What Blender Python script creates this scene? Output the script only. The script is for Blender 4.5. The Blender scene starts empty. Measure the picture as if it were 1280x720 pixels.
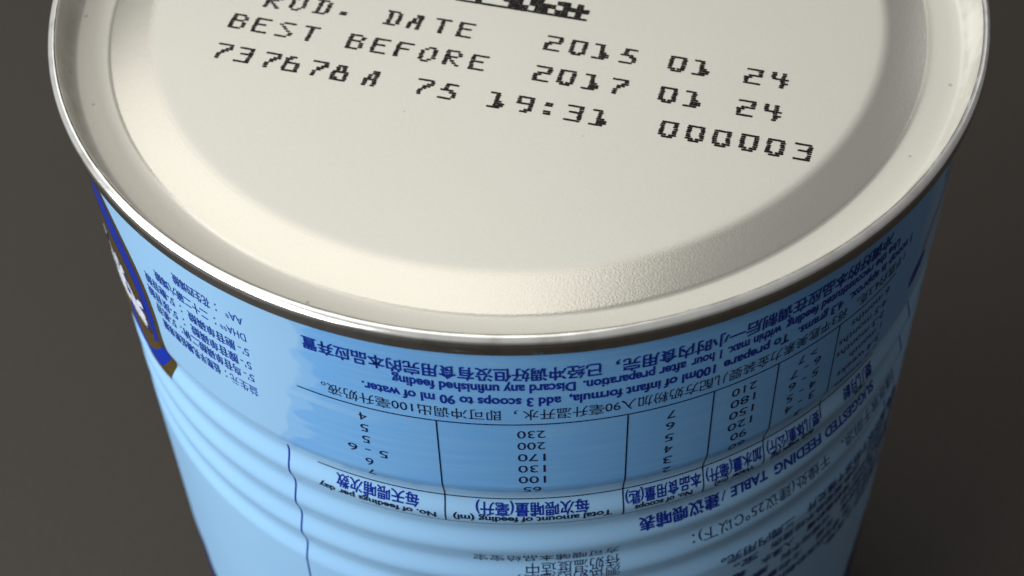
# Close-up of an upside-down tin of milk powder on a dark table (1 unit = 1 m, profiles given in mm)
import bpy, bmesh, math, random
from mathutils import Vector, Matrix, noise

random.seed(7)
sc = bpy.context.scene
MM = 0.001
HT = 160.0                      # height of the tin; the table is at z = 0, the tin's upper edge at z = HT

# ------------------------------------------------------------------ camera
cd = bpy.data.cameras.new("camera")
cam = bpy.data.objects.new("camera", cd)
sc.collection.objects.link(cam)
C_POS = Vector((0, -184.3265, 147.9616 + HT)) * MM
fw = Vector((-0.0077263, 0.65261632, -0.75764916))
rt = Vector((0.99961909, -0.01503428, -0.02314392))
up = Vector((0.02649481, 0.75753938, 0.65225157))
cam.matrix_world = Matrix(((rt.x, up.x, -fw.x, C_POS.x), (rt.y, up.y, -fw.y, C_POS.y),
                           (rt.z, up.z, -fw.z, C_POS.z), (0, 0, 0, 1)))
cd.sensor_width = 36
cd.lens = 36 * 2078.86 / 1280
cd.clip_start = 0.01
cd.clip_end = 50
cd.dof.use_dof = True
cd.dof.focus_distance = 0.210
cd.dof.aperture_fstop = 27
sc.camera = cam

# ------------------------------------------------------------------ world and lamps
w = bpy.data.worlds.new("World")
sc.world = w
w.use_nodes = True
bg = w.node_tree.nodes["Background"]
bg.inputs[0].default_value = (0.97, 0.97, 1.0, 1)
bg.inputs[1].default_value = 0.125

def area(name, loc, target, sx, sy, power, col):
    ld = bpy.data.lights.new(name, 'AREA')
    ld.shape = 'RECTANGLE'
    ld.size, ld.size_y, ld.energy, ld.color = sx, sy, power, col
    o = bpy.data.objects.new(name, ld)
    sc.collection.objects.link(o)
    o.location = loc
    o.rotation_euler = (Vector(target) - Vector(loc)).to_track_quat('-Z', 'Y').to_euler()
    return o
area("window_light", (-1.02, -0.42, 0.72), (0, 0, 0.12), 1.25, 0.7, 24.0, (0.93, 0.98, 1.0))
area("ceiling_light", (-0.66, 0.60, 1.40), (-0.66, 0.601, 0.16), 1.6, 1.8, 15.5, (1.0, 0.975, 0.93))
area("back_fill_light", (1.35, 1.30, 1.10), (0, 0, 0.14), 0.8, 0.8, 1.6, (0.96, 0.98, 1.0))  # unseen fill lamp, added to brighten the ring and rim reflections
sc.view_settings.view_transform = 'Standard'
sc.view_settings.look = 'None'
sc.view_settings.exposure = 0.0
sc.view_settings.gamma = 1.0

# ------------------------------------------------------------------ materials
def newmat(name, col, rough=0.5, metal=0.0, coat=0.0, spec=0.5):
    m = bpy.data.materials.new(name)
    m.use_nodes = True
    b = m.node_tree.nodes["Principled BSDF"]
    b.inputs["Base Color"].default_value = (*col, 1)
    b.inputs["Roughness"].default_value = rough
    b.inputs["Metallic"].default_value = metal
    b.inputs["Coat Weight"].default_value = coat
    b.inputs["Coat Roughness"].default_value = 0.15
    b.inputs["Specular IOR Level"].default_value = spec
    return m, m.node_tree.nodes, m.node_tree.links, b

def N(nt, kind, **kw):
    n = nt.new(kind)
    for k, v in kw.items():
        if k in n.inputs: n.inputs[k].default_value = v
        else: setattr(n, k, v)
    return n

def mth(nt, ln, op, a, b=None, clamp=False):
    n = nt.new("ShaderNodeMath"); n.operation = op; n.use_clamp = clamp
    for i, v in enumerate((a, b)):
        if v is None: continue
        if isinstance(v, (int, float)): n.inputs[i].default_value = v
        else: ln.new(v, n.inputs[i])
    return n.outputs[0]

def mixc(nt, ln, fac, a, b):
    n = nt.new("ShaderNodeMix"); n.data_type = 'RGBA'
    if isinstance(fac, (int, float)): n.inputs[0].default_value = fac
    else: ln.new(fac, n.inputs[0])
    for i, v in ((6, a), (7, b)):
        if isinstance(v, tuple): n.inputs[i].default_value = (*v, 1)
        else: ln.new(v, n.inputs[i])
    return n.outputs[2]

def cyl_coords(nt, ln):
    """object coordinates -> (radius mm, angle deg, z mm below the rim)"""
    tc = nt.new("ShaderNodeTexCoord")
    s = nt.new("ShaderNodeSeparateXYZ"); ln.new(tc.outputs["Object"], s.inputs[0])
    ang = mth(nt, ln, 'ARCTAN2', s.outputs[0], mth(nt, ln, 'MULTIPLY', s.outputs[1], -1))
    deg = mth(nt, ln, 'MULTIPLY', ang, 57.2958)
    z = mth(nt, ln, 'SUBTRACT', mth(nt, ln, 'MULTIPLY', s.outputs[2], 1000), HT)
    r2 = mth(nt, ln, 'ADD', mth(nt, ln, 'MULTIPLY', s.outputs[0], s.outputs[0]), mth(nt, ln, 'MULTIPLY', s.outputs[1], s.outputs[1]))
    r = mth(nt, ln, 'MULTIPLY', mth(nt, ln, 'SQRT', r2), 1000)
    return tc, r, deg, z

def ramp(nt, ln, v, lo, hi, inv=False):
    n = nt.new("ShaderNodeMapRange"); n.interpolation_type = 'SMOOTHSTEP'
    ln.new(v, n.inputs[0]); n.inputs[1].default_value = lo; n.inputs[2].default_value = hi
    n.inputs[3].default_value = 1 if inv else 0; n.inputs[4].default_value = 0 if inv else 1
    return n.outputs[0]

def bump(nt, ln, bsdf, h, strength, dist):
    n = nt.new("ShaderNodeBump"); n.inputs["Strength"].default_value = strength; n.inputs["Distance"].default_value = dist
    ln.new(h, n.inputs["Height"]); ln.new(n.outputs[0], bsdf.inputs["Normal"])

LIGHT = (0.315, 0.565, 0.85)
WASH = (0.160, 0.425, 0.82)

def label_mat():
    m, nt, ln, b = newmat("printed_tin_label", LIGHT, 0.33, 0.0, 0.2)
    tc, r, deg, z = cyl_coords(nt, ln)
    # unroll the wall so that the print grain is laid flat on it
    cx = nt.new("ShaderNodeCombineXYZ")
    ln.new(mth(nt, ln, 'MULTIPLY', deg, 1.108), cx.inputs[0]); ln.new(z, cx.inputs[1])
    uv = cx.outputs[0]
    def noi(scale, detail=2, vec=None, sx=1, sy=1):
        mp = nt.new("ShaderNodeMapping"); ln.new(uv, mp.inputs[0]); mp.inputs["Scale"].default_value = (sx, sy, 1)
        n = nt.new("ShaderNodeTexNoise"); ln.new(mp.outputs[0], n.inputs["Vector"])
        n.inputs["Scale"].default_value = scale; n.inputs["Detail"].default_value = detail
        return n.outputs[0]
    # the brushed darker-blue wash behind the feeding table: ragged left edge, streaks along the strokes
    edge = mth(nt, ln, 'MULTIPLY', mth(nt, ln, 'SUBTRACT', noi(0.16, 2, sx=0.5, sy=1.0), 0.5), 7)
    lean = mth(nt, ln, 'MULTIPLY', mth(nt, ln, 'MAXIMUM', mth(nt, ln, 'SUBTRACT', mth(nt, ln, 'MULTIPLY', z, -1), 16), 0), 0.30)
    d2 = mth(nt, ln, 'ADD', mth(nt, ln, 'ADD', deg, edge), lean)
    d3 = mth(nt, ln, 'ADD', d2, mth(nt, ln, 'MULTIPLY', mth(nt, ln, 'SUBTRACT', noi(0.30, 1, sx=0.3, sy=1.0), 0.5), 9))
    left = mth(nt, ln, 'ADD', mth(nt, ln, 'MULTIPLY', ramp(nt, ln, d2, -26.7, -26.0), 0.5), mth(nt, ln, 'MULTIPLY', ramp(nt, ln, d3, -24.6, -23.4), 0.5))
    right = ramp(nt, ln, deg, 56, 61, True)
    zz = mth(nt, ln, 'ADD', z, mth(nt, ln, 'MULTIPLY', mth(nt, ln, 'SUBTRACT', noi(0.12, 2), 0.5), 1.2))
    low = ramp(nt, ln, zz, -33.9, -33.3)
    wash = mth(nt, ln, 'MULTIPLY', mth(nt, ln, 'MULTIPLY', left, right), low)
    # pale streaks between strokes at the left end
    st = mth(nt, ln, 'MULTIPLY', ramp(nt, ln, zz, -19.6, -19.0, True), ramp(nt, ln, zz, -20.8, -20.3))
    st = mth(nt, ln, 'MULTIPLY', st, ramp(nt, ln, d2, -24, -12, True))
    wash = mth(nt, ln, 'MULTIPLY', wash, mth(nt, ln, 'SUBTRACT', 1, mth(nt, ln, 'MULTIPLY', st, 0.55)))
    streak = mth(nt, ln, 'MULTIPLY', ramp(nt, ln, noi(1.1, 3, sx=0.06, sy=1.0), 0.35, 0.7), 0.22)
    wash2 = mth(nt, ln, 'MULTIPLY', wash, mth(nt, ln, 'SUBTRACT', 1, streak))
    # a fainter tint right under the rim, over the whole label
    col = mixc(nt, ln, wash2, LIGHT, WASH)
    tint = ramp(nt, ln, noi(0.05, 2), 0.35, 0.75)
    col = mixc(nt, ln, mth(nt, ln, 'MULTIPLY', tint, 0.12), col, (0.42, 0.70, 0.90))
    # dark blue foot of the neighbouring front picture, far round both sides
    nb = mth(nt, ln, 'MULTIPLY', mth(nt, ln, 'SUBTRACT', noi(0.35, 3), 0.5), 6)
    v = mth(nt, ln, 'ADD', mth(nt, ln, 'SUBTRACT', mth(nt, ln, 'MULTIPLY', mth(nt, ln, 'ABSOLUTE', deg), 1.0), mth(nt, ln, 'MULTIPLY', mth(nt, ln, 'ADD', z, 108), 0.5)), nb)
    navy = ramp(nt, ln, v, 59.6, 60.2)
    navy = mth(nt, ln, 'MULTIPLY', navy, ramp(nt, ln, z, -99, -98, True))
    col = mixc(nt, ln, navy, col, (0.012, 0.016, 0.09))
    # print screen: fine diagonal weave and speckle
    wv = nt.new("ShaderNodeTexWave"); wv.wave_type = 'BANDS'; wv.bands_direction = 'DIAGONAL'
    wv.inputs["Scale"].default_value = 1.15; wv.inputs["Distortion"].default_value = 1.5; ln.new(uv, wv.inputs["Vector"])
    wv2 = nt.new("ShaderNodeTexNoise"); wv2.inputs["Scale"].default_value = 5.5; wv2.inputs["Detail"].default_value = 3; ln.new(uv, wv2.inputs["Vector"])
    g = mth(nt, ln, 'ADD', mth(nt, ln, 'MULTIPLY', wv.outputs[0], 0.05), mth(nt, ln, 'MULTIPLY', wv2.outputs[0], 0.26))
    g = mth(nt, ln, 'ADD', g, 0.84)
    hs = nt.new("ShaderNodeHueSaturation"); ln.new(col, hs.inputs["Color"]); ln.new(g, hs.inputs["Value"])
    ln.new(hs.outputs[0], b.inputs["Base Color"])
    bump(nt, ln, b, wv2.outputs[0], 0.12, 0.0001)
    return m

def ink(name, col, rough=0.33, worn=0.0):
    m, nt, ln, b = newmat(name, col, rough, 0, 0.05, 0.2)
    tc = nt.new("ShaderNodeTexCoord")
    n = N(nt, "ShaderNodeTexNoise", Scale=2600.0, Detail=2.0); ln.new(tc.outputs["Object"], n.inputs["Vector"])
    c = mixc(nt, ln, mth(nt, ln, 'MULTIPLY', ramp(nt, ln, n.outputs[0], 0.4, 0.75), 0.14 + worn), col,
             tuple(min(1, x * 2.2 + 0.02) for x in col))
    ln.new(c, b.inputs["Base Color"])
    return m

def lid_mat():
    m, nt, ln, b = newmat("cream_lacquered_tinplate", (0.60, 0.565, 0.475), 0.34, 0.28, 0.0)
    tc, r, deg, z = cyl_coords(nt, ln)
    n1 = N(nt, "ShaderNodeTexNoise", Scale=18.0, Detail=3.0); ln.new(tc.outputs["Object"], n1.inputs["Vector"])
    n2 = N(nt, "ShaderNodeTexNoise", Scale=3400.0, Detail=3.0); ln.new(tc.outputs["Object"], n2.inputs["Vector"])
    n3 = N(nt, "ShaderNodeTexNoise", Scale=170.0, Detail=6.0); ln.new(tc.outputs["Object"], n3.inputs["Vector"])
    c = mixc(nt, ln, ramp(nt, ln, n1.outputs[0], 0.3, 0.7), (0.60, 0.578, 0.51), (0.62, 0.596, 0.525))
    c = mixc(nt, ln, mth(nt, ln, 'MULTIPLY', ramp(nt, ln, n2.outputs[0], 0.35, 0.7), 0.10), c, (0.42, 0.40, 0.34))
    # few specks of dirt, thicker towards the rim groove
    vo = N(nt, "ShaderNodeTexVoronoi", Scale=260.0); ln.new(tc.outputs["Object"], vo.inputs["Vector"])
    near = mth(nt, ln, 'ADD', mth(nt, ln, 'MULTIPLY', ramp(nt, ln, r, 55, 62), 0.05), 0.035)
    sp = mth(nt, ln, 'LESS_THAN', vo.outputs["Distance"], near)
    pick = nt.new("ShaderNodeSeparateColor"); ln.new(vo.outputs["Color"], pick.inputs[0])
    sp = mth(nt, ln, 'MULTIPLY', sp, mth(nt, ln, 'LESS_THAN', pick.outputs[0], 0.22))
    c = mixc(nt, ln, mth(nt, ln, 'MULTIPLY', sp, 0.4), c, (0.16, 0.14, 0.11))
    # patchy darker grey-brown in the countersink groove and up its wall
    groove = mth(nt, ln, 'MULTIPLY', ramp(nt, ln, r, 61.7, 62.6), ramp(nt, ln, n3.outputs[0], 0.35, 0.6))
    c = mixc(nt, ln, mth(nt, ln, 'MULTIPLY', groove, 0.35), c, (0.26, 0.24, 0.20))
    ln.new(c, b.inputs["Base Color"])
    ring = mth(nt, ln, 'MULTIPLY', ramp(nt, ln, r, 50.3, 52.3), ramp(nt, ln, r, 57.2, 57.9, True))
    ln.new(mth(nt, ln, 'ADD', mth(nt, ln, 'MULTIPLY', ring, 0.52), 0.20), b.inputs["Metallic"])
    ln.new(mth(nt, ln, 'SUBTRACT', 0.36, mth(nt, ln, 'MULTIPLY', ring, 0.11)), b.inputs["Roughness"])
    h = mth(nt, ln, 'ADD', mth(nt, ln, 'MULTIPLY', n2.outputs[0], mth(nt, ln, 'ADD', mth(nt, ln, 'MULTIPLY', ring, 0.25), 0.30)),
            mth(nt, ln, 'MULTIPLY', n3.outputs[0], mth(nt, ln, 'ADD', mth(nt, ln, 'MULTIPLY', ring, 0.10), 0.06)))
    bump(nt, ln, b, h, 0.30, 0.00010)
    return m

def metal_mat():
    m, nt, ln, b = newmat("bare_tinplate", (0.70, 0.68, 0.64), 0.20, 0.7)
    tc, r, deg, z = cyl_coords(nt, ln)
    cx = nt.new("ShaderNodeCombineXYZ")
    ln.new(mth(nt, ln, 'MULTIPLY', deg, 0.10), cx.inputs[0]); ln.new(mth(nt, ln, 'MULTIPLY', z, 3.0), cx.inputs[1])
    ln.new(mth(nt, ln, 'MULTIPLY', r, 3.0), cx.inputs[2])
    n = N(nt, "ShaderNodeTexNoise", Scale=1.3, Detail=5.0); ln.new(cx.outputs[0], n.inputs["Vector"])
    n2 = N(nt, "ShaderNodeTexNoise", Scale=320.0, Detail=4.0); ln.new(tc.outputs["Object"], n2.inputs["Vector"])
    n3 = N(nt, "ShaderNodeTexNoise", Scale=45.0, Detail=3.0); ln.new(tc.outputs["Object"], n3.inputs["Vector"])
    ln.new(mth(nt, ln, 'ADD', mth(nt, ln, 'MULTIPLY', n.outputs[0], 0.18), mth(nt, ln, 'MULTIPLY', n3.outputs[0], 0.12)), b.inputs["Roughness"])
    c = mixc(nt, ln, ramp(nt, ln, n2.outputs[0], 0.45, 0.75), (0.80, 0.78, 0.74), (0.62, 0.60, 0.56))
    crest = ramp(nt, ln, z, -0.62, -0.30)
    ln.new(mth(nt, ln, 'SUBTRACT', 1, mth(nt, ln, 'MULTIPLY', crest, 0.42)), b.inputs["Metallic"])
    c = mixc(nt, ln, mth(nt, ln, 'MULTIPLY', mth(nt, ln, 'MULTIPLY', ramp(nt, ln, r, 64.18, 63.92), ramp(nt, ln, n2.outputs[0], 0.30, 0.52)), 0.75), mixc(nt, ln, crest, mixc(nt, ln, mth(nt, ln, 'MULTIPLY', ramp(nt, ln, z, -0.9, -1.4, False), 0.5), c, (0.30, 0.28, 0.26)), c), (0.10, 0.085, 0.07))  # patchy dark inner edge: shade line of the fold put into the colour
    ln.new(c, b.inputs["Base Color"])
    h = mth(nt, ln, 'ADD', mth(nt, ln, 'MULTIPLY', n.outputs[0], 0.6), mth(nt, ln, 'MULTIPLY', n2.outputs[0], 0.5))
    bump(nt, ln, b, h, 0.25, 0.0001)
    return m

def table_mat():
    m, nt, ln, b = newmat("dark_table_laminate", (0.055, 0.05, 0.044), 0.6, 0, 0, 0.35)
    tc = nt.new("ShaderNodeTexCoord")
    n = N(nt, "ShaderNodeTexNoise", Scale=900.0, Detail=3.0); ln.new(tc.outputs["Object"], n.inputs["Vector"])
    n2 = N(nt, "ShaderNodeTexNoise", Scale=9.0, Detail=4.0); ln.new(tc.outputs["Object"], n2.inputs["Vector"])
    c = mixc(nt, ln, ramp(nt, ln, n.outputs[0], 0.3, 0.7), (0.0275, 0.0222, 0.0172), (0.0365, 0.030, 0.0232))
    c = mixc(nt, ln, mth(nt, ln, 'MULTIPLY', ramp(nt, ln, n2.outputs[0], 0.3, 0.7), 0.3), c, (0.0265, 0.0222, 0.017))
    ln.new(c, b.inputs["Base Color"])
    bump(nt, ln, b, n.outputs[0], 0.1, 0.0002)
    return m

M_LABEL, M_LID, M_METAL, M_TABLE = label_mat(), lid_mat(), metal_mat(), table_mat()
INK = ink("royal_blue_ink", (0.004, 0.024, 0.27))
DARK = ink("dark_navy_ink", (0.008, 0.012, 0.055))
MID = ink("small_print_blue_ink", (0.012, 0.06, 0.38))
STAMP = ink("black_coding_ink", (0.006, 0.005, 0.004), 0.7, -0.1)
GOLD = ink("bronze_print_ink", (0.065, 0.042, 0.008))
FINE = ink("fine_print_ink", (0.02, 0.045, 0.17))
FIELD = ink("emblem_blue_ink", (0.002, 0.022, 0.29))
WHITE = ink("white_print_ink", (0.72, 0.74, 0.80))
GREY = ink("grey_lilac_print_ink", (0.34, 0.33, 0.42))

# ------------------------------------------------------------------ helpers
def link(name, me, mat=None, parent=None, smooth=True, label=None):
    o = bpy.data.objects.new(name, me)
    sc.collection.objects.link(o)
    if mat: me.materials.append(mat)
    if parent: o.parent = parent
    if smooth:
        me.polygons.foreach_set("use_smooth", [True] * len(me.polygons))
    if label: o["label"] = label
    return o

def lathe(name, prof, seg, mat, parent, close_top=False, fn=None):
    vs, fs = [], []
    n = len(prof)
    for i in range(seg):
        a = 2 * math.pi * i / seg
        for r, z in prof:
            if fn: r, z = fn(r, z, a)
            vs.append((r * MM * math.sin(a), -r * MM * math.cos(a), (z + HT) * MM))
    for i in range(seg):
        j = (i + 1) % seg
        for k in range(n - 1):
            fs.append((i * n + k, i * n + k + 1, j * n + k + 1, j * n + k))
    if close_top:
        c = len(vs); vs.append((0, 0, (prof[0][1] + HT) * MM))
        for i in range(seg):
            fs.append((c, i * n, ((i + 1) % seg) * n))
    me = bpy.data.meshes.new(name); me.from_pydata(vs, [], fs); me.update()
    return link(name, me, mat, parent)

RB = 63.5
VAL = [-35.6, -43.45, -51.3, -59.1]
AMP = 0.76
def sm(t): return t * t * (3 - 2 * t)
def rib(z):
    """depth of the pressed beads below the wall"""
    for base in (0, -80.0):
        for i, v in enumerate(VAL):
            v += base
            if abs(z - v) < 3.92: return AMP * (1 - sm(abs(z - v) / 3.92))
    return 0.0
def rad(z):
    r = RB - rib(z)
    if z > -4.6: r -= 0.10 * (z + 4.6) / 1.3
    if z < -154: r -= 0.10 * (-154 - z) / 2
    return r

def unsquash(u_deg, z):
    """heights were measured on the photograph as if the wall had no beads: undo that for the bead's depth"""
    if z > -30: return z
    a = math.radians(u_deg)
    p = Vector((RB * math.sin(a), -RB * math.cos(a), z))
    d = Vector((0, -184.3265, 147.9616)) - p
    h = math.hypot(d.x, d.y)
    k = (d.z / h) / max(0.45, (d.x * math.sin(a) - d.y * math.cos(a)) / h)
    lo, hi = z - 4, z + 0.01
    best = min((abs(q + min(k, 2.2) * rib(q) - z), q) for q in [lo + (hi - lo) * i / 200 for i in range(201)])
    return best[1]

def onwall(u_deg, z, eps=0.04):
    r = rad(z) + eps
    a = math.radians(u_deg)
    return (r * MM * math.sin(a), -r * MM * math.cos(a), (z + HT) * MM)

# ------------------------------------------------------------------ the setting
me = bpy.data.meshes.new("table_surface")
bm = bmesh.new()
bmesh.ops.create_grid(bm, x_segments=8, y_segments=8, size=1.6)
bm.to_mesh(me); bm.free()
tb = link("table_surface", me, M_TABLE, None, False)
tb["kind"] = "structure"

# ------------------------------------------------------------------ the tin
root = bpy.data.objects.new("milk_powder_tin", None)
sc.collection.objects.link(root)
root["label"] = "upturned light blue milk powder tin with cream metal base and printed feeding table"
root["category"] = "tin can"
root.empty_display_size = 0.05

zs = []
z = -3.0
while z > -157.2:
    zs.append(z)
    z -= 0.35 if (-64 < z < -30 or -144 < z < -108) else 1.5
zs.append(-157.2)
body = lathe("tin_body", [(rad(q), q) for q in zs], 640, M_LABEL, root)

# cream end panel: raised centre, sloping ring, flat border, groove wall and inner half of the seam
prof = [(6, -3.35), (20, -3.36), (35, -3.38), (46, -3.40), (49.6, -3.42), (50.6, -3.43), (51.0, -3.45)] + [(51.0 + 0.4 * i, -3.45 - 0.092 * 0.4 * i - 0.0085 * (0.4 * i) ** 2) for i in range(1, 17)] + [
        (57.6, -4.56), (57.9, -4.60), (58.3, -4.63), (58.8, -4.64), (60.2, -4.66), (61.6, -4.66), (62.15, -4.58), (62.5, -4.3), (62.75, -3.9), (62.95, -3.3), (63.12, -2.2),
        (63.3, -1.2), (63.42, -0.7), (63.55, -0.38), (63.68, -0.19), (63.80, -0.11), (63.88, -0.10)]
def lidfn(r, z, a):
    # very slight unevenness of the pressed sheet
    if r < 62.2: z += 0.035 * noise.noise(Vector((r * math.sin(a) * 0.05, r * math.cos(a) * 0.05, 3.1)))
    return r, z
panel = lathe("end_panel", prof, 512, M_LID, root, True, lidfn)

NICK = [(-46.5, -2.2, 0.7, 0.16), (1.2, -1.9, 0.6, 0.22), (-7.0, -1.7, 1.3, 0.14), (22, -2.2, 1.2, 0.10), (-30, -1.2, 0.9, 0.06), (38, -2.8, 0.8, 0.08)]
def seamfn(r, z, a):
    d = math.degrees(a)
    if d > 180: d -= 360
    p = Vector((math.sin(a) * 5, math.cos(a) * 5, z * 0.4))
    r += 0.035 * noise.noise(p) + 0.012 * noise.noise(p * 6)
    for t, zz, wd, amp in NICK:
        q = ((d - t) / wd) ** 2 + ((z - zz) / 0.28) ** 2
        if q < 6: r += amp * math.exp(-q)
    return r, z
sp = [(63.87, -0.13), (63.93, -0.04), (64.1, 0.0), (64.28, -0.03), (64.48, -0.13), (64.68, -0.28), (64.86, -0.46), (64.99, -0.65), (65.05, -0.85)]
sp += [(65.05 - 0.01 * i, -1.0 - 0.14 * i) for i in range(12)]
sp += [(64.88, -2.75), (64.75, -2.95), (64.55, -3.1), (64.3, -3.2), (64.0, -3.25), (63.45, -3.27)]
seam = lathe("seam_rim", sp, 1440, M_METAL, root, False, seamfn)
low = [(r, -160 - zz) for r, zz in [(r0, z0 * 0.98 - 0.0) for r0, z0 in sp]][::-1]
lathe("seam_rim", low, 256, M_METAL, root)

# ------------------------------------------------------------------ print on the wall
_cache = {}
def text_geo(s, bold=0.0):
    key = (s, bold)
    if key in _cache: return _cache[key]
    cu = bpy.data.curves.new("tmp", 'FONT')
    cu.body = s; cu.size = 1.0; cu.resolution_u = 3; cu.offset = bold
    o = bpy.data.objects.new("tmp", cu)
    sc.collection.objects.link(o)
    bpy.context.view_layer.update()
    dg = bpy.context.evaluated_depsgraph_get()
    m = o.evaluated_get(dg).to_mesh()
    vs = [(v.co.x, v.co.y) for v in m.vertices]
    fs = [tuple(p.vertices) for p in m.polygons]
    o.evaluated_get(dg).to_mesh_clear()
    bpy.data.objects.remove(o); bpy.data.curves.remove(cu)
    _cache[key] = (vs, fs)
    return vs, fs

def wall_mesh(pieces, name, mat, label=None, eps=0.04):
    """pieces: list of (verts [(deg, z)], faces); cut along z so that the print follows the beads"""
    bm = bmesh.new()
    for pc in pieces:
        vs, fs = pc[0], pc[1]
        lay = pc[2] if len(pc) > 2 else len(vs)
        bv = [bm.verts.new((x, zz, 0.004 * (i // lay))) for i, (x, zz) in enumerate(vs)]
        for f in fs:
            try: bm.faces.new([bv[i] for i in f])
            except ValueError: pass
    if not bm.verts:
        bm.free(); return None
    lo = min(v.co.y for v in bm.verts); hi = max(v.co.y for v in bm.verts)
    q = math.floor(lo / 0.4) * 0.4
    while q < hi:
        if q > lo and (q < -29):
            bmesh.ops.bisect_plane(bm, geom=bm.verts[:] + bm.edges[:] + bm.faces[:], dist=1e-5, plane_co=(0, q, 0), plane_no=(0, 1, 0))
        q += 0.4
    bmesh.ops.triangulate(bm, faces=bm.faces[:])
    for v in bm.verts:
        v.co = onwall(v.co.x, v.co.y, eps + v.co.z)
    me = bpy.data.meshes.new(name)
    bm.to_mesh(me); bm.free()
    return link(name, me, mat, body, True, label)

def seg(s, a0, a1, zc, h, bold=0.0, ink_c=None):
    """text s reading from angle a0 (right) to a1 (left); the tin is upside down so letters' tops point down.
       zc = middle of the capitals / characters; h = their height in mm"""
    cjk = any(ord(c) > 0x2fff for c in s)
    vs, fs = text_geo(s, 0.0 if cjk else bold)
    xs = [v[0] for v in vs]
    x0, x1 = min(xs), max(xs)
    k = (a1 - a0) / (x1 - x0)
    zc = unsquash((a0 + a1) / 2, zc)
    c, hh = (0.36, 0.90) if cjk else (0.365, 0.73)
    if ink_c: c = ink_c
    sy = h / hh
    if not (cjk and bold): return ([(a0 + (x - x0) * k, zc - (y - c) * sy) for x, y in vs], fs)
    ov, of = [], []          # heavier strokes: the regular character laid down several times, a hair apart
    for dx, dy in ((1, 0), (-1, 0), (0, 0.9), (0, -0.9), (0.6, 0.6), (-0.6, -0.6)):
        n = len(ov)
        ov += [(a0 + (x + dx * bold - x0) * k, zc - (y + dy * bold - c) * sy) for x, y in vs]
        of += [tuple(i + n for i in f) for f in fs]
    return ov, of, len(vs)

def bar(a0, z0, a1, z1, w):
    """a ruled line from (a0,z0) to (a1,z1), w mm wide"""
    if abs(z1 - z0) < 1: z0 = z1 = unsquash((a0 + a1) / 2 if abs(a0 + a1) < 60 else a0, z0) if z0 < -30 else z0
    n = max(2, int(max(abs(a1 - a0) * 1.1 / 0.8, abs(z1 - z0) / 0.35)))
    vs, fs = [], []
    dx, dz = (a1 - a0) * 1.108, z1 - z0
    L = math.hypot(dx, dz); nx, nz = -dz / L * w / 2, dx / L * w / 2
    for i in range(n + 1):
        t = i / n
        a, zz = a0 + (a1 - a0) * t, z0 + dz * t
        vs += [(a + nx / 1.108, zz + nz), (a - nx / 1.108, zz - nz)]
        if i: fs.append((2 * i - 2, 2 * i - 1, 2 * i + 1, 2 * i))
    return vs, fs

B1, B2 = 0.022, 0.030
wall_mesh([seg("已经冲调好但没有食用完的本品应弃置", 8.0, -25.3, -8.1, 2.45, B1),
           seg("冲调好的本品应在调制后一小时内食用完，", 47.3, 9.6, -8.1, 2.45, B1)], "usage_text", INK)
wall_mesh([seg("Discard any unfinished feeding", 5.2, -14.9, -10.95, 1.75, B2),
           seg("after preparation.", 17.6, 6.0, -10.95, 1.75, B2),
           seg("1 hour", 21.9, 18.2, -10.95, 1.75, B2), seg("within max.", 29.6, 22.6, -10.95, 1.75, B2),
           seg("Use the reconstituted feeding", 49.5, 30.3, -11.0, 1.75, B2)], "usage_text", INK)
wall_mesh([seg("add 3 scoops to 90 ml of water.", 3.6, -18.6, -13.6, 1.75, B2),
           seg("100ml of infant formula,", 21.3, 4.5, -13.5, 1.75, B2),
           seg("To prepare", 31.0, 22.3, -13.5, 1.75, B2), seg("4.3 grams.", 39.3, 32.2, -13.6, 1.75, B2),
           seg("1 scoop is approx.", 53.0, 40.3, -13.6, 1.75, B2)], "usage_text", INK)
wall_mesh([seg("，即可冲调出100毫升奶液。", -1.2, -23.8, -16.2, 2.1),
           seg("将3平匙美素力金装婴儿配方奶粉加入90毫升温开水", 40.4, -0.6, -16.1, 2.1),
           seg("1平匙约4.3克。", 52.0, 42.0, -16.1, 2.1)], "usage_text", DARK)

# the table
rules = [bar(-27.2, -18.15, 50.5, -18.3, 0.22), bar(-26.9, -34.45, 50.5, -34.45, 0.22), bar(-21.3, -40.6, 30.4, -40.6, 0.12)]
for a, z1 in ((-10.35, -40.9), (11.2, -40.9), (21.5, -40.9), (30.1, -40.5), (39.5, -38.5)):
    rules.append(bar(a, -18.2, a, z1, 0.19))
wall_mesh(rules, "table_rules", DARK)
rows = [-32.45, -30.2, -27.75, -25.25, -22.75, -20.3]
def column(items, a, cw):
    p = []
    for s, zz in zip(items, rows):
        wd = cw * len(s)
        p.append(seg(s, a + wd / 2, a - wd / 2, zz, 1.65))
    wall_mesh(p, "table_figures", DARK)
column(["7", "6", "5 - 6", "5", "5", "4"], -19.1, 1.0)
column(["65", "100", "130", "170", "200", "230"], 0.25, 1.05)
column(["2", "3", "4", "5", "6", "7"], 16.3, 1.05)
column(["60", "90", "120", "150", "180", "210"], 25.55, 1.1)
column(["3", "3 - 4", "4 - 5", "5 - 6", "6 - 7", "> 7"], 34.6, 0.95)
p = []
for s, zz in zip(["1-2 weeks", "3-4 weeks", "1 month", "2-3 months", "4-5 months", "6 months"], rows):
    p.append(seg(s, 49.5, 49.5 - 0.95 * len(s), zz, 1.5))
wall_mesh(p, "table_figures", DARK)
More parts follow.
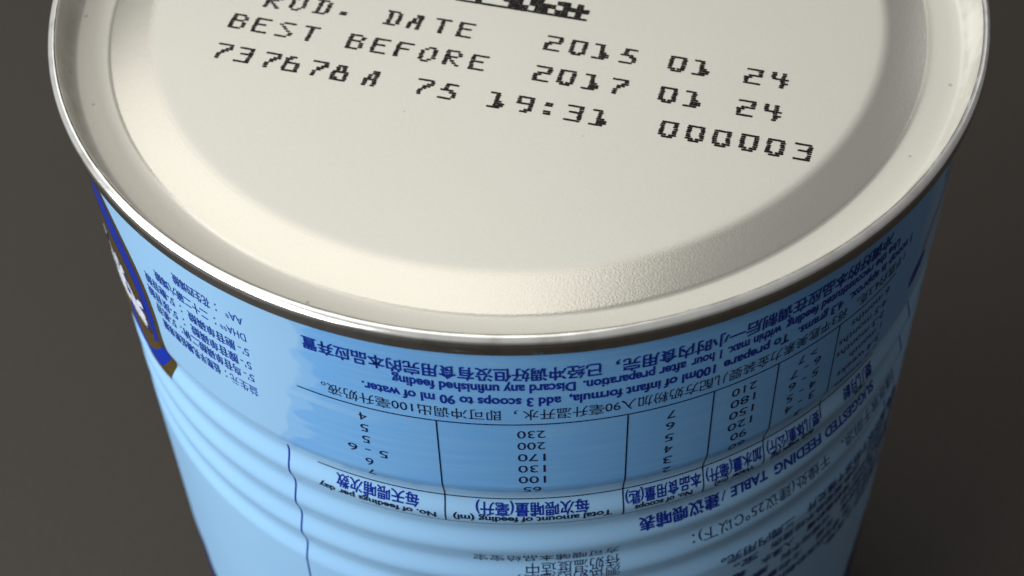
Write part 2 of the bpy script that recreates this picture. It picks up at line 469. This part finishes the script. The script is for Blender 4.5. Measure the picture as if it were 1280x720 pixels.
for cjk, r0, r1, zc, en, e0, e1, ez in (("每天喂哺次数", -13.6, -24.3, -36.75, "No. of feedings per day", -11.5, -26.8, -39.75),
                                     ("每次喂哺量(毫升)", 7.0, -6.6, -37.0, "Total amount of feeding (ml)", 9.8, -9.4, -39.6),
                                     ("本品食用量(匙)", 21.2, 11.5, -37.0, "No. of scoops", 20.0, 12.6, -39.75),
                                     ("加水量(毫升)", 29.8, 21.9, -37.2, "Water (ml)", 28.7, 23.0, -39.9),
                                     ("婴儿体重(公斤)", 39.2, 30.6, -37.2, "Body weight (kg)", 38.2, 31.2, -39.9),
                                     ("婴儿月龄", 50.0, 43.8, -37.2, "Age", 48.5, 46.2, -39.9)):
    wall_mesh([seg(cjk, r0, r1, zc, 2.35, B1)], "table_heading", INK)
    wall_mesh([seg(en, e0, e1, ez, 1.25, B2)], "table_heading", DARK)
wall_mesh([seg("SUGGESTED", 52.6, 41.7, -43.9, 1.9, B2), seg("FEEDING", 40.9, 32.7, -43.8, 1.9, B2), seg("TABLE", 31.6, 26.0, -43.6, 1.9, B2),
           seg("/", 25.3, 24.6, -43.6, 1.9), seg("建议喂哺表", 24.3, 13.5, -43.9, 2.6, B2)], "table_title", INK)
wall_mesh([seg("干燥处(建议25℃以下)：", 44.0, 21.0, -51.9, 2.3), seg("请存放于阴凉、", 61.0, 46.5, -52.2, 2.3)], "storage_text", DARK)
wall_mesh([seg("方可喂哺本品给宝宝", 11.1, -7.4, -49.1, 2.2), seg("待奶温度适中", 11.2, -0.8, -51.9, 2.3), seg("测试奶的温度，", 11.2, -1.9, -54.9, 2.3)],
          "serving_text", DARK)
# column of small print at the lower right
sp_lines = ["开封后请盖紧罐盖存放于阴凉干燥处并于三周内用完。", "请勿使用微波炉加热以免过热或受热不均烫伤宝宝。", "冲调前请先洗净双手并将奶瓶奶嘴放入沸水消毒。",
            "请按照喂哺表的份量冲调过浓或过稀均不利健康。", "婴儿的食量因人而异请咨询医生或护士的意见。", "罐内附有量匙一平匙即为一份请勿压实奶粉。", "如有不适请立即停止食用。"]
pp = []
for i, (s, lf) in enumerate(zip(sp_lines, (25.4, 27.5, 26.0, 30.0, 31.0, 36.0, 47.0))):
    zc = -62.3 - 3.05 * i
    p_ = s[-int((68 - lf) / 2.15):]
    j = 0
    while j < len(p_):
        m_ = random.choice((2, 3, 4, 5))
        w_ = p_[::-1][j:j + m_][::-1]
        a_ = lf + 2.15 * j + random.uniform(0, 0.3)
        pp.append(seg(w_, a_ + 2.0 * len(w_), a_, zc, 1.95, 0.02))
        j += m_ + random.choice((0, 0, 1))
wall_mesh(pp, "storage_text", FINE)
# nutrient notes at the left
L = [(-9.7, "AA*", -33.4, "：花生四烯酸", -37.3, -44.6), (-12.9, "DHA**", -33.5, "：二十二碳六烯酸", -38.0, -48.9),
     (-15.9, "5'-", -33.5, "胞苷单磷酸  ：5'-胞苷酸", -35.6, -51.9), (-18.7, "5'-", -33.6, "腺苷单磷酸  ：5'-尿苷酸", -35.6, -52.1),
     (-21.3, "5'-", -33.6, "鸟苷单磷酸二钠：5'-肌苷", -35.6, -51.0), (-24.1, "益生元", -33.5, "：低聚半乳糖低聚果糖", -38.4, -50.3)]
for zc, a, a0, b_, b0, b1 in L:
    la = {3: 2.6, 5: 3.9}.get(len(a), 2)
    if a == "5'-": la = 1.6
    if a == "益生元": la = 4.3
    wall_mesh([seg(a, a0, a0 - la, zc, 1.6 if ord(a[0]) < 256 else 1.95), seg(b_, b0, b1, zc, 2.0, 0.012)], "ingredient_note", MID)
# border lines of this side of the label
def curve_line(pts, w0):
    out = []
    for i in range(len(pts) - 1):
        out.append(bar(*pts[i], *pts[i + 1], w0))
    return out
wall_mesh(curve_line([(-31.1, -34.4), (-31.2, -48), (-31.4, -62), (-31.7, -78)], 0.27), "border_line", INK)
wall_mesh(curve_line([(61.4, -34.4), (61.4, -62)], 0.3), "border_line", INK)

# emblem of the front picture, reaching round the left side: bronze outline, blue field, inner bronze scroll, white letters
def smooth_poly(pts, k=6):
    out = []
    n = len(pts)
    for i in range(n):
        p0, p1, p2, p3 = [Vector((*pts[(i + j) % n], 0)) for j in (-1, 0, 1, 2)]
        for s in range(k):
            t = s / k
            q = 0.5 * ((2 * p1) + (-p0 + p2) * t + (2 * p0 - 5 * p1 + 4 * p2 - p3) * t * t + (-p0 + 3 * p1 - 3 * p2 + p3) * t ** 3)
            out.append((q.x, q.y))
    return out
def patch(pts, name, mat, eps, k=6, label=None):
    pl = smooth_poly(pts, k) if k > 1 else pts
    bm = bmesh.new()
    vs = [bm.verts.new((x, y, 0)) for x, y in pl]
    bm.faces.new(vs)
    for ax, step in ((0, 2.0), (1, 0.5)):
        lo = min(v.co[ax] for v in bm.verts); hi = max(v.co[ax] for v in bm.verts)
        q = lo + step
        no = (1, 0, 0) if ax == 0 else (0, 1, 0)
        while q < hi:
            co = (q, 0, 0) if ax == 0 else (0, q, 0)
            bmesh.ops.bisect_plane(bm, geom=bm.verts[:] + bm.edges[:] + bm.faces[:], dist=1e-5, plane_co=co, plane_no=no)
            q += step
    bmesh.ops.triangulate(bm, faces=bm.faces[:])
    for v in bm.verts: v.co = onwall(v.co.x, v.co.y, eps)
    me = bpy.data.meshes.new(name); bm.to_mesh(me); bm.free()
    return link(name, me, mat, body, True, label)
def off(pts): return [(a, unsquash(a, zz)) for a, zz in pts]
outer = off([(-54.0, -40.6), (-52.4, -36.6), (-51.6, -33.2), (-52.4, -30.0), (-52.5, -25.5), (-53.3, -20.5), (-55.2, -16.0), (-58.2, -12.2), (-61.9, -9.2), (-67, -6.2), (-100, -5.6),
         (-104, -20), (-100, -30)]) + [(-86, -40), (-70, -44.0), (-64, -44.8), (-59.6, -44.4), (-56.2, -43.4)]
inner = off([(-55.9, -39.7), (-54.2, -36.6), (-53.3, -33.6), (-53.9, -30.8), (-53.7, -26.2), (-54.6, -21.2), (-56.6, -16.9), (-59.6, -13.2), (-63.6, -10.2), (-68, -7.6), (-99, -7),
         (-102.5, -20), (-98, -28)]) + [(-85, -32), (-70, -36.4), (-64, -38.9), (-60.5, -40.4), (-57.8, -41.3)]
patch(outer, "emblem_outline", GOLD, 0.04)
patch(inner, "emblem_field", FIELD, 0.06)
patch(off([(-56.9, -36.4), (-55.6, -33.6), (-55.4, -30.6), (-56.2, -26.0), (-57.6, -22.8), (-60, -20.0), (-64, -18.2), (-70, -16.5), (-90, -15), (-90, -28), (-72, -33.0), (-66, -36.0), (-61.7, -38.0), (-59.0, -38.4)]), "emblem_scroll", GOLD, 0.08)
wall_mesh([seg("美", -56.3, -61.6, -31.2, 8.8, 0.09), seg("素", -61.2, -67.6, -29.7, 10.4, 0.09), seg("力", -67.3, -75.3, -28.0, 10.8, 0.09)],
          "emblem_lettering_shadow", INK, None, 0.095)
wall_mesh([seg("美", -56.5, -61.2, -30.8, 8.2, 0.04), seg("素", -61.4, -67.2, -29.2, 10.0, 0.04), seg("力", -67.4, -75.0, -27.5, 10.5, 0.04)],
          "emblem_lettering", WHITE, None, 0.135)
# faint decoration on the far right
patch([(59.2, -23.4), (60.5, -20.0), (64.0, -17.2), (68.5, -14.8), (69.5, -16.4), (65.0, -19.4), (61.2, -23.6)], "label_flourish", GREY, 0.04)
patch([(56.6, -27.6), (57.2, -25.2), (59.5, -23.8), (61.2, -24.6), (59.0, -27.2)], "label_flourish", FIELD, 0.05)
wall_mesh([bar(62.5, -8.5, 70.0, -13.0, 0.7), bar(66.5, -7.5, 63.5, -13.5, 0.6), bar(58.4, -24.6, 60.2, -26.8, 0.6)], "label_flourish", INK)

# ------------------------------------------------------------------ coding on the end panel
G = {'0': "11111 10001 10001 10001 10001 10001 11011 01110", '1': "11100 00100 00100 00100 00110 00111 00111 11110",
     '2': "11111 00001 00001 01111 11000 10000 10000 11111", '3': "11111 00001 00001 01111 00001 00001 00001 11111",
     '4': "10010 10010 10010 11111 00010 00011 00010 00010", '5': "01111 01000 01000 11110 00011 00001 00001 11110",
     '6': "01100 11000 10000 11111 10001 10001 10001 11111", '7': "11111 00001 00011 00110 00100 01000 01000 01000",
     '8': "01110 01010 01010 11111 10001 10001 11001 11111", '9': "11111 10001 10001 11111 00001 00001 00011 00110",
     'A': "00110 00110 01010 01010 11110 10010 10010 10010", 'B': "11110 10001 10001 11110 10001 10001 10001 11110",
     'D': "11110 01001 01001 01001 01001 01001 01001 11110", 'E': "11111 10000 10000 11110 10000 10000 10000 11111",
     'F': "11111 10000 10000 11110 10000 10000 10000 10000", 'O': "00110 01001 10001 10001 10001 10001 10010 01100",
     'P': "11110 10001 10001 10001 11110 10000 10000 10000", 'R': "11110 10001 10001 11110 11000 10100 10010 10001",
     'S': "01111 10000 01000 00100 00010 00001 00001 11110", 'T': "11111 00100 00100 00100 00100 00100 00100 00100",
     ':': "00000 01100 01100 00000 00000 01100 01100 00000", '.': "00000 00000 00000 00000 01100 01100 00000 00000"}
A0 = math.radians(-16.4)
UX = Vector((math.cos(A0), math.sin(A0))); UY = Vector((-math.sin(A0), math.cos(A0)))
PZ = -3.352
def panel_z(r):
    for (r0, z0), (r1, z1) in zip(prof, prof[1:]):
        if r0 <= r <= r1: return z0 + (z1 - z0) * (r - r0) / (r1 - r0)
    return prof[0][1]
def on_panel(p, e=0.03):
    r = p.length; a = math.atan2(p.x, -p.y)
    zz = panel_z(r) + 0.035 * noise.noise(Vector((r * math.sin(a) * 0.05, r * math.cos(a) * 0.05, 3.1)))
    return (p.x * MM, p.y * MM, (zz + e + HT) * MM)
def dash(bmv, c, x0, x1, y, h, ragged=True):
    """one printed dash from x0 to x1 at height y in the text frame around c, its outline slightly ragged"""
    n = max(2, int((x1 - x0) / 0.13))
    topv, bot = [], []
    for i in range(n + 1):
        x = x0 + (x1 - x0) * i / n
        j = random.uniform(0.74, 1.12) if ragged else 1
        k = random.uniform(0.78, 1.10) if ragged else 1
        if i in (0, n): j *= 0.6; k *= 0.6
        topv.append(c + UX * x + UY * (y + h / 2 * j)); bot.append(c + UX * x + UY * (y - h / 2 * k))
    tv = [bmv.verts.new(on_panel(q)) for q in topv]; bv = [bmv.verts.new(on_panel(q)) for q in bot]
    for i in range(n):
        bmv.faces.new((bv[i], bv[i + 1], tv[i + 1], tv[i]))
GW, GH = 2.2, 3.12
def stamp_char(bmv, ch, c):
    rws = G[ch].split()
    px, py = GW / 5, GH / 8
    for r, row in enumerate(rws):
        y = GH / 2 - (r + 0.5) * py
        i = 0
        sh = random.uniform(-0.06, 0.06)
        while i < 5:
            if row[i] == '1':
                j = i
                while j < 5 and row[j] == '1': j += 1
                x0, x1 = i * px - GW / 2, j * px - GW / 2
                run = j - i
                hh = 0.40 if run >= 3 else 0.39
                ext = 0.05 if run >= 3 else 0.10
                dash(bmv, c, x0 - ext + sh + random.uniform(-0.06, 0.03), x1 + ext + sh + random.uniform(-0.03, 0.06), y + random.uniform(-0.02, 0.02), hh)
                i = j
            else: i += 1
LN1 = [(-39.48, 2.78), (-34.42, .87), (-30.9, .1), (-27.45, -.75), (-24.1, -1.99), (-17.4, -3.60), (-14.1, -4.6), (-10.6, -5.59), (-7.22, -6.6), (4.84, -9.92), (8.16, -10.99), (11.35, -11.89), (14.94, -12.95), (21.42, -14.8), (24.63, -15.75), (31.43, -17.68), (34.84, -18.6)]
LN2 = [(-39.1, -3.31), (-35.85, -4.34), (-32.39, -5.4), (-28.9, -6.4), (-22.44, -8.37), (-19.05, -9.4), (-15.75, -10.35), (-12.41, -11.39), (-9.0, -12.3), (-5.51, -13.39), (3.13, -16.0), (6.37, -16.95), (9.67, -17.95), (13.31, -18.95), (19.69, -20.88), (22.96, -21.85), (29.76, -23.8), (33.13, -24.76)]
LN3 = [(-40.69, -9.5), (-37.68, -10.47), (-33.9, -11.7), (-31.0, -12.6), (-27.3, -13.7), (-24.3, -14.7), (-19.85, -16.0), (-12.78, -17.95), (-9.57, -18.95), (-3.09, -20.96), (.61, -21.94), (3.86, -22.92), (7.09, -23.9), (10.33, -24.9), (19.26, -27.44), (22.67, -28.4), (25.99, -29.39), (29.43, -30.3), (32.71, -31.28), (36.12, -32.2)]
for chars, pts in (("PROD.DATE20150124", LN1), ("BESTBEFORE20170124", LN2), ("737678A7519:31000003", LN3)):
    bmv = bmesh.new()
    for ch, q in zip(chars, pts):
        stamp_char(bmv, ch, Vector(q))
    me = bpy.data.meshes.new("stamped_date_line"); bmv.to_mesh(me); bmv.free()
    link("stamped_date_line", me, STAMP, panel, False)
# lowest rows of the printed code patch that the frame shows
bmv = bmesh.new()
org = Vector((9.45, -5.55)); MW = 0.955
patt = ["1" * 20, "01011011" + "0111" + "00001000", "11110111101110001001", "01011001101011010010"]
for r, row in enumerate(patt):
    i = 0
    while i < len(row):
        if row[i] == '1':
            j = i
            while j < len(row) and row[j] == '1': j += 1
            for sub in range(2):
                if r == 0 and sub == 0: continue
                dash(bmv, org, -j * MW - 0.03 + random.uniform(-.05, .05), -i * MW + 0.03 + random.uniform(-.05, .05), (r - 0.5) * MW + 0.08 + (sub + 0.5) * MW / 2, MW / 2 * 1.05)
            i = j
        else: i += 1
me = bpy.data.meshes.new("stamped_code_rows"); bmv.to_mesh(me); bmv.free()
link("stamped_code_rows", me, STAMP, panel, False)
